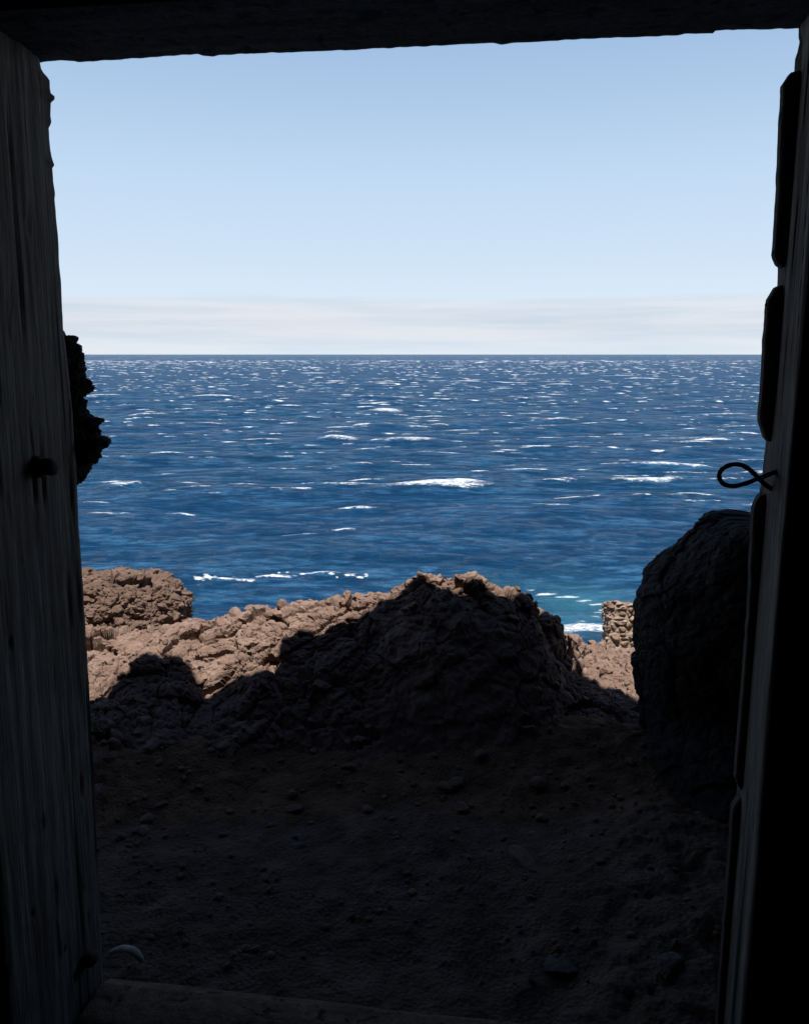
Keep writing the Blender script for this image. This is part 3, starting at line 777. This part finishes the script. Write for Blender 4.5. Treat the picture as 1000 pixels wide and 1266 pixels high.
# stones of the outer wall end that show past the left post
ST = [(80, 422, 9, 10), (86, 436, 11, 12), (85, 455, 15, 11), (88, 478, 23, 12), (86, 500, 21, 12), (100, 520, 20, 9), (103, 529, 26, 10), (102, 546, 29, 11), (100, 560, 25, 9), (96, 572, 19, 12), (94, 586, 15, 10)]
ST += [(86, 465, 13, 42), (88, 505, 17, 40), (98, 538, 22, 36), (92, 570, 14, 24), (112, 521, 12, 7), (120, 548, 10, 8)]
parts = []
for i, (px, py, a, b) in enumerate(ST):
    yl = 0.05 + 0.02 * random.random()
    x, z = on_door(px, py, yl); s = 1.80 / 1000
    parts.append(stone_vf((x, yl, z), (a * s * 1.08, 0.055, b * s * 1.2), 5, 0, i + 1, 0.55, random.uniform(-0.3, 0.3), 0.20))
for i, (px, py, a, b) in enumerate([(60, 440, 30, 40), (55, 520, 40, 50), (60, 570, 34, 28)]):
    x, z = on_door(px, py, 0.06); s = 1.8 / 1000
    parts.append(stone_vf((x, 0.06, z), (a * s, 0.06, b * s), 4, 0, 40 + i, 0.4))
V, F = join_vf(parts)
link('rubble_edge', mesh_np('rubble_edge', V, F), M_BASALT, hut, False)

# ------------------------------------------------------------------ door frame
frame = empty('door_frame', tuple(DOOR_O), -DOOR_A)
tag(frame, 'weathered wooden door frame with cracked grey posts around the sea view', 'door frame')

def profile(points, yl=0.0):
    """photo points along a post edge -> sorted (z, x) in frame space"""
    q = sorted((on_door(px, py, yl)[1], on_door(px, py, yl)[0]) for px, py in points)
    return np.array([a for a, _ in q]), np.array([b for _, b in q])

def post(edge_z, edge_x, side, back, width, z0, z1, seed, jag=0.0015):
    """a post lofted up z: its reveal faces the opening, side = +1 when the opening is at larger x"""
    zs = np.arange(z0, z1, 0.006)
    base = np.polyval(np.polyfit(edge_z, edge_x, 1), zs)
    xe = np.interp(zs, edge_z, edge_x) - base + jag * fbm(np.stack([zs * 25, zs * 0, zs * 0 + seed], 1), 4, seed)
    m = 56
    sec = [(-width, 0.0)] + [(0.0, -back * t) for t in np.linspace(0, 1, m)] + [(-width, -back)]
    rowsV = []
    for z, x, x0 in zip(zs, xe, base): rowsV.append([[x0 + x * math.exp(b / 0.022) * (a == 0) + side * a, b, z] for a, b in sec])
    V = np.array(rowsV)
    G = V[:, 1:-1, :].reshape(-1, 3)
    g = np.stack([G[:, 1] * 62 + 0.9 * vnoise(np.stack([G[:, 2] * 1.3, G[:, 1] * 6, G[:, 2] * 0], 1), seed + 2), G[:, 2] * 0.55, 0 * G[:, 2] + seed], 1)
    grain = fbm(g, 5, seed + 3)
    crack = np.exp(-(vnoise(g * np.array([0.45, 0.5, 1]) + 5, seed + 5) / 0.014) ** 2) * smooth(-0.2, 0.3, vnoise(np.stack([G[:, 2] * 1.6, G[:, 1] * 5, G[:, 1] * 0], 1), seed + 9))
    t = np.tile(np.linspace(0, 1, m), len(zs)); rnd = 0.006 * (np.clip((t - 0.93) / 0.07, 0, 1) ** 2 + np.clip((0.05 - t) / 0.05, 0, 1) ** 2)
    off = 0.0020 * grain - 0.010 * crack - rnd + 0.002 * fbm(np.stack([G[:, 1] * 9, G[:, 2] * 2, 0 * G[:, 2]], 1), 3, seed + 20)
    off *= np.clip(t / 0.02, 0.25, 1)
    V[:, 1:-1, 0] += side * off.reshape(len(zs), m)
    nr, nc = V.shape[:2]
    return mesh_np('post', V.reshape(-1, 3), quads(nr, nc, side > 0, True))

LEFT = [(50, 77), (53, 88), (58, 93), (61, 97), (62.5, 97.5), (63, 110), (65, 118), (69, 119), (69, 126), (64.5, 127), (64, 142), (65.5, 152), (62, 158), (63, 175), (64, 185), (66, 195), (69.5, 205), (66.5, 207), (67, 225), (69.5, 240), (68.5, 246),
        (70, 260), (73, 290), (75, 330), (78, 370), (79, 405), (84, 440), (90, 500), (94, 560), (97, 600), (102, 690), (107, 780), (111, 850), (116, 930), (118, 960), (121, 1030), (124, 1100), (127, 1180), (130, 1240), (131, 1266), (134, 1330)]
ez, ex = profile(LEFT)
zl = on_door(50, 77)[1]
lp = link('post', post(ez, ex, 1, 0.37, 0.20, -0.10, zl + 0.05, 12), M_WOOD, frame)
RIGHT = [(985, 35), (984.5, 47), (986, 52), (983.5, 66), (981, 72), (980, 90), (970, 200), (963, 320), (959.5, 330), (959, 354), (945, 540), (944, 555), (940, 590), (935.5, 615), (926, 740), (912, 930), (909, 985), (895, 1150), (888, 1266), (884, 1330)]
ez, ex = profile(RIGHT)
zr = on_door(985, 35)[1]
rp = link('post', post(ez, ex, -1, 0.155, 0.20, -0.10, zr + 0.05, 31), M_WOOD, frame)
lp['label'] = 'left post, broad grey grain with long cracks'
rp['label'] = 'right post, narrow grey reveal'

def build_lintel():
    pts = [(20, 79), (50, 77), (75, 74.5), (92, 75.5), (97, 77), (105, 76.5), (180, 71.5), (245, 67), (250, 69), (264, 70), (270, 68), (400, 63), (450, 61), (600, 53.5), (611, 53.2), (620, 55.2), (632, 53), (740, 47.5), (838, 43.5), (846, 41.5), (870, 41), (881, 42), (884, 38.5), (900, 37), (940, 36.5), (985, 35), (1010, 34)]
    q = [on_door(px, py) for px, py in pts]
    xs = np.arange(q[0][0] - 0.12, q[-1][0] + 0.12, 0.005)
    zb = np.interp(xs, [a for a, _ in q], [b for _, b in q]) + 0.0015 * fbm(np.stack([xs * 60, xs * 0, xs * 0], 1), 3, 4)
    m = 30
    sec_y = np.concatenate([[0.0], np.linspace(0, -0.25, m), [-0.25]])
    V = np.zeros((len(xs), m + 2, 3))
    V[:, :, 0] = xs[:, None]; V[:, :, 1] = sec_y[None, :]
    smoothz = np.full_like(xs, 0) + np.linspace(zb[:40].mean(), zb[-40:].mean(), len(xs))
    for j in range(m):
        t = j / (m - 1)
        V[:, j + 1, 2] = zb * (1 - t) ** 3 + smoothz * (1 - (1 - t) ** 3)
    V[:, 0, 2] = 2.52; V[:, -1, 2] = 2.52
    G = V[:, 1:-1].reshape(-1, 3)
    V[:, 1:-1, 2] += (0.004 * fbm(np.stack([G[:, 0] * 2, G[:, 1] * 40, G[:, 1] * 0], 1), 4, 8)).reshape(len(xs), m) * np.linspace(0, 1, m)[None, :].clip(0, 0.3) / 0.3
    V[:, 1:, 1] -= 0.0
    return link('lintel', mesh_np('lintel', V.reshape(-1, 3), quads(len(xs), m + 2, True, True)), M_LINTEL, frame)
build_lintel()

def build_sill():
    pts = [(100, 1195), (130, 1198), (200, 1204), (300, 1215), (400, 1226), (480, 1237), (560, 1246), (620, 1252), (700, 1262), (800, 1274), (900, 1286)]
    q = [on_door(px, py) for px, py in pts]
    xs = np.arange(-0.005, 1.47, 0.006)
    zb = np.interp(xs, [a for a, _ in q], [b for _, b in q]) + 0.003 * fbm(np.stack([xs * 14, xs * 0, xs * 0], 1), 4, 14)
    th = np.linspace(math.pi * 0.0, math.pi, 30)
    sec = [(0.012, -0.16)] + [(-0.105 + 0.105 * math.cos(a), -0.035 + 0.035 * math.sin(a) ** 0.8) for a in th] + [(-0.21, -0.16)]
    V = np.zeros((len(xs), len(sec), 3))
    for j, (a, b) in enumerate(sec):
        V[:, j, 0] = xs; V[:, j, 1] = a; V[:, j, 2] = zb + b
    G = V.reshape(-1, 3)
    G[:, 2] += 0.005 * fbm(np.stack([G[:, 0] * 2.5, G[:, 1] * 45, G[:, 0] * 0], 1), 4, 6) * (G[:, 2] > 0.0)
    return link('sill', mesh_np('sill', G, quads(len(xs), len(sec), True, True)), M_SILL, frame)
build_sill()

def batten(points, right, y0=-0.036, y1=-0.012, name='batten'):
    """strip nailed on the outer edge of the right post; left edge traced, right edge buried in the post"""
    L = [on_door(px, py, y0) for px, py in points]
    zs = np.unique(np.concatenate([np.arange(L[-1][1], L[0][1], 0.008), [b for _, b in L]]))
    order = sorted((b, a) for a, b in L)
    xs = np.interp(zs, [b for b, _ in order], [a for _, a in order]) + 0.0016 * fbm(np.stack([zs * 40, zs * 0, zs * 0 + right], 1), 4, 5, 0.65)
    br = 0.003
    sec = [(0.0, y0 + br), (br, y0), (0.055, y0), (0.055, y1), (br, y1), (0.0, y1 - br)]
    V = np.array([[[x + a, b, z] for a, b in sec] for z, x in zip(zs, xs)])
    nr, nc = V.shape[:2]
    F = [list(map(int, f)) for f in quads(nr, nc, True, True)] + [list(range(nc)), list(range((nr - 1) * nc, nr * nc))[::-1]]
    me = bpy.data.meshes.new(name); me.from_pydata(V.reshape(-1, 3).tolist(), [], F); me.update()
    return link(name, me, M_BATTEN, frame, False)
def bolt(parent, px, py, rad=0.008, yl=-0.024):
    x, z = on_door(px, py, yl)
    bm = bmesh.new()
    bmesh.ops.create_cone(bm, cap_ends=True, segments=12, radius1=rad, radius2=rad * 0.75, depth=0.02, matrix=Matrix.Translation((x + 0.006, yl, z)) @ Matrix.Rotation(-math.pi / 2, 4, 'Y'))
    bmesh.ops.bevel(bm, geom=bm.edges[:], offset=0.0015, segments=2, affect='EDGES')
    return from_bm('bolt', bm, M_IRON, parent, False)
b1 = batten([(981, 88), (978, 89), (969, 103), (968, 120), (966, 150), (962.5, 230), (959, 290), (957, 314), (958.5, 319), (962, 327), (966, 330)], 1)
bolt(b1, 966, 142); bolt(b1, 956.5, 312, 0.007)
b2 = batten([(963, 353), (959, 355), (950, 370), (948.5, 380), (946, 420), (942.5, 480), (940, 512), (940, 522), (943, 531), (946, 541), (950, 546)], 2)
bolt(b2, 948, 377, 0.006); bolt(b2, 939.5, 509, 0.007)
b3 = batten([(945, 611), (940, 613), (936, 618), (932, 628), (931, 640), (925.5, 760), (915.5, 890), (910, 955), (909, 963), (913, 973), (918, 980)], 3)
b4 = batten([(916, 985), (911, 992), (906, 1001), (902, 1060), (895, 1150), (888, 1240), (884, 1300), (880, 1360)], 4)
for b_ in (b1, b2, b3, b4): b_['label'] = 'dark batten nailed to the right post'

def hinge_pin(px, py, px_root):
    """blunt iron pin that sticks out of the left post's reveal"""
    # depth in the frame at which the reveal shows at px_root
    best = min(np.linspace(-0.24, -0.01, 60), key=lambda yl: abs(on_door(px_root, py, yl)[0] - np.interp(on_door(px_root, py, yl)[1], *profile(LEFT))))
    x, z = on_door(px_root, py, best)
    prof = [(0.0, 0.026), (0.004, 0.026), (0.007, 0.019), (0.018, 0.020), (0.026, 0.0215), (0.033, 0.018), (0.037, 0.010), (0.038, 0.0005)]
    seg = 20
    V = np.array([[[x - 0.006 + a, best + r * math.cos(t), z + r * math.sin(t) * (0.92 + 0.12 * math.cos(t * 2 + 1))] for t in np.linspace(0, 2 * math.pi, seg, endpoint=False)] for a, r in prof])
    V = V.reshape(-1, 3); V += 0.0016 * np.stack([fbm(V * 80, 2, 1), fbm(V * 80, 2, 2), fbm(V * 80, 2, 3)], 1)
    return link('hinge_pin', mesh_np('hinge_pin', V, quads(len(prof), seg, True, True)), M_IRON, frame)
hinge_pin(68, 577, 52); hinge_pin(118, 1185, 104)

# bent iron loop on the right post
LOOP = [(966, 581), (957, 584), (946, 588), (936, 592), (920, 598), (905, 601), (893, 597.5), (888.5, 588), (893, 579.5), (904, 574.5), (916, 575), (926, 580.5), (935, 589), (943, 597), (951, 603), (959, 606), (965, 607)]
pts = []
for i, (px, py) in enumerate(LOOP):
    yl = -0.075 + 0.010 * (i / (len(LOOP) - 1) - 0.5) * 2
    x, z = on_door(px, py, yl); pts.append((x, yl, z))
wl = link('wire_loop', tube(pts, 0.0046, 12), M_IRON)
wl.location = tuple(DOOR_O); wl.rotation_euler = (0, 0, -DOOR_A)
tag(wl, 'bent dark iron wire loop sticking out of the right door post', 'wire loop')

# ------------------------------------------------------------------ stones in the yard
def place_stone(name, px, py, size, mat, label, cat='stone', rot=0.0, seed=0, sub=4, sink=0.25, rough=0.4, group=None, r=None):
    p = at_z(px, py, 0.02)
    p[2] = gz(p[0], p[1])
    if r: p = at_r(px, py, r)
    V, F = stone_vf((0, 0, size[2] * 0.02), size, sub, rot, seed, rough, 0.0, 0.08)
    o = link(name, mesh_np(name, V, F), mat, None, False); o.location = p
    return tag(o, label, cat, group)
place_stone('flat_stone', 645, 1055, (0.034, 0.070, 0.012), M_BROWNSTONE, 'long brownish stone lying flat in the middle of the shaded gravel', rot=0.35, seed=3)
place_stone('flat_stone', 692, 1188, (0.055, 0.045, 0.012), M_DARKSTONE, 'broad grey flat stone near the right end of the sill', rot=0.5, seed=4)
place_stone('loose_stone', 432, 956, (0.035, 0.025, 0.020), M_BROWNSTONE, 'small brown stone at the foot of the bank, left of centre', seed=5)
place_stone('loose_stone', 566, 967, (0.045, 0.03, 0.025), M_BROWNSTONE, 'brown stone at the foot of the bank right of centre', rot=0.7, seed=6)
place_stone('loose_stone', 363, 992, (0.04, 0.03, 0.024), M_BROWNSTONE, 'rounded brown stone on the seam of dirt and gravel', rot=0.2, seed=7)
place_stone('loose_stone', 368, 1036, (0.026, 0.02, 0.014), M_DARKSTONE, 'little grey stone on the upper gravel, left of the long flat stone', rot=0.2, seed=8)
place_stone('loose_stone', 826, 1215, (0.05, 0.04, 0.025), M_DARKSTONE, 'dark grey stone on the gravel below the boulder', rot=0.9, seed=9)
place_stone('chip', 228, 968, (0.006, 0.004, 0.005), M_PALE, 'tiny white chip on the brown dirt at left', 'chip', seed=11, sub=3)

def build_shard():
    """pale curved shard: a thin crescent shell standing on the ground behind the sill"""
    a0 = at_z(172, 1203, 0.0)
    nt_, nw = 40, 14
    V = np.zeros((nt_, nw, 3))
    for i, t in enumerate(np.linspace(0, 1, nt_)):
        a = math.radians(10 + 105 * t); w_ = 0.016 * math.sin(math.pi * (0.10 + 0.86 * t)) ** 0.7
        cx, cz = -0.055 + 0.055 * math.cos(a) , 0.062 * math.sin(a)
        for j, s in enumerate(np.linspace(0, 2 * math.pi, nw, endpoint=False)):
            V[i, j] = (cx + 0.007 * math.cos(s) * math.cos(a) * 1.2, w_ * math.sin(s), cz + 0.007 * math.cos(s) * math.sin(a))
    V = V.reshape(-1, 3); V += 0.0025 * np.stack([fbm(V * 60, 3, 1), fbm(V * 60, 3, 2), fbm(V * 60, 3, 3)], 1)
    o = link('shard', mesh_np('shard', V, quads(nt_, nw, True, True)), M_PALE)
    o.location = (a0[0], a0[1] + 0.03, 0.0); o.rotation_euler = (0, 0, 0.3)
    return tag(o, 'pale curved shard standing on the ground behind the sill at left', 'shard')
build_shard()

def build_grit():
    rg = np.random.default_rng(77); parts = []
    for i in range(1500):
        px = rg.uniform(60, 960); r = rg.uniform(1.85, 2.95); a = math.atan2((px - 500) / 1000, 0.9); x, y = r * math.sin(a), r * math.cos(a)
        if vnoise(np.array([[x * 3.1, y * 3.1, 0.5]]), 5)[0] < rg.uniform(-0.6, 0.5): continue
        s = 0.0028 * (1 + rg.pareto(2.4)); s = min(s, 0.014)
        V, F = POOL[rg.integers(0, len(POOL))]; c, q = math.cos(i), math.sin(i)
        W = V * s; W = np.stack([W[:, 0] * c - W[:, 1] * q, W[:, 0] * q + W[:, 1] * c, W[:, 2]], 1)
        parts.append((W + np.array([x, y, gz(x, y) + s * 0.2]), F))
    V, F = join_vf(parts)
    o = link('grit', mesh_np('grit', V, F), M_DARKSTONE, None, False)
    return tag(o, 'fine grey grit sprinkled over the shaded gravel outside the door', 'grit', kind='stuff')
build_grit()

def build_rubble():
    parts = []
    for i in range(300):
        px = random.uniform(40, 960); near = random.random() < 0.35
        r = random.uniform(2.0, 2.7) if near else random.uniform(2.68, 3.35)
        a = math.atan2((px - 500) / 1000, 0.93); x, y = r * math.sin(a), r * math.cos(a)
        s = random.uniform(0.006, 0.014) if near else 0.0045 * (1 + random.paretovariate(1.8))
        s = min(s, 0.034)
        parts.append(stone_vf((x, y, gz(x, y) + s * 0.2), (s * random.uniform(0.8, 1.4), s * random.uniform(0.8, 1.3), s * random.uniform(0.5, 0.9)), 2, random.uniform(0, 6), i, 0.4))
    V, F = join_vf(parts)
    o = link('rubble', mesh_np('rubble', V, F), M_BROWNSTONE, None, False)
    return tag(o, 'scattered small brown rubble along the foot of the shaded rock bank', 'rubble', kind='stuff')
build_rubble()
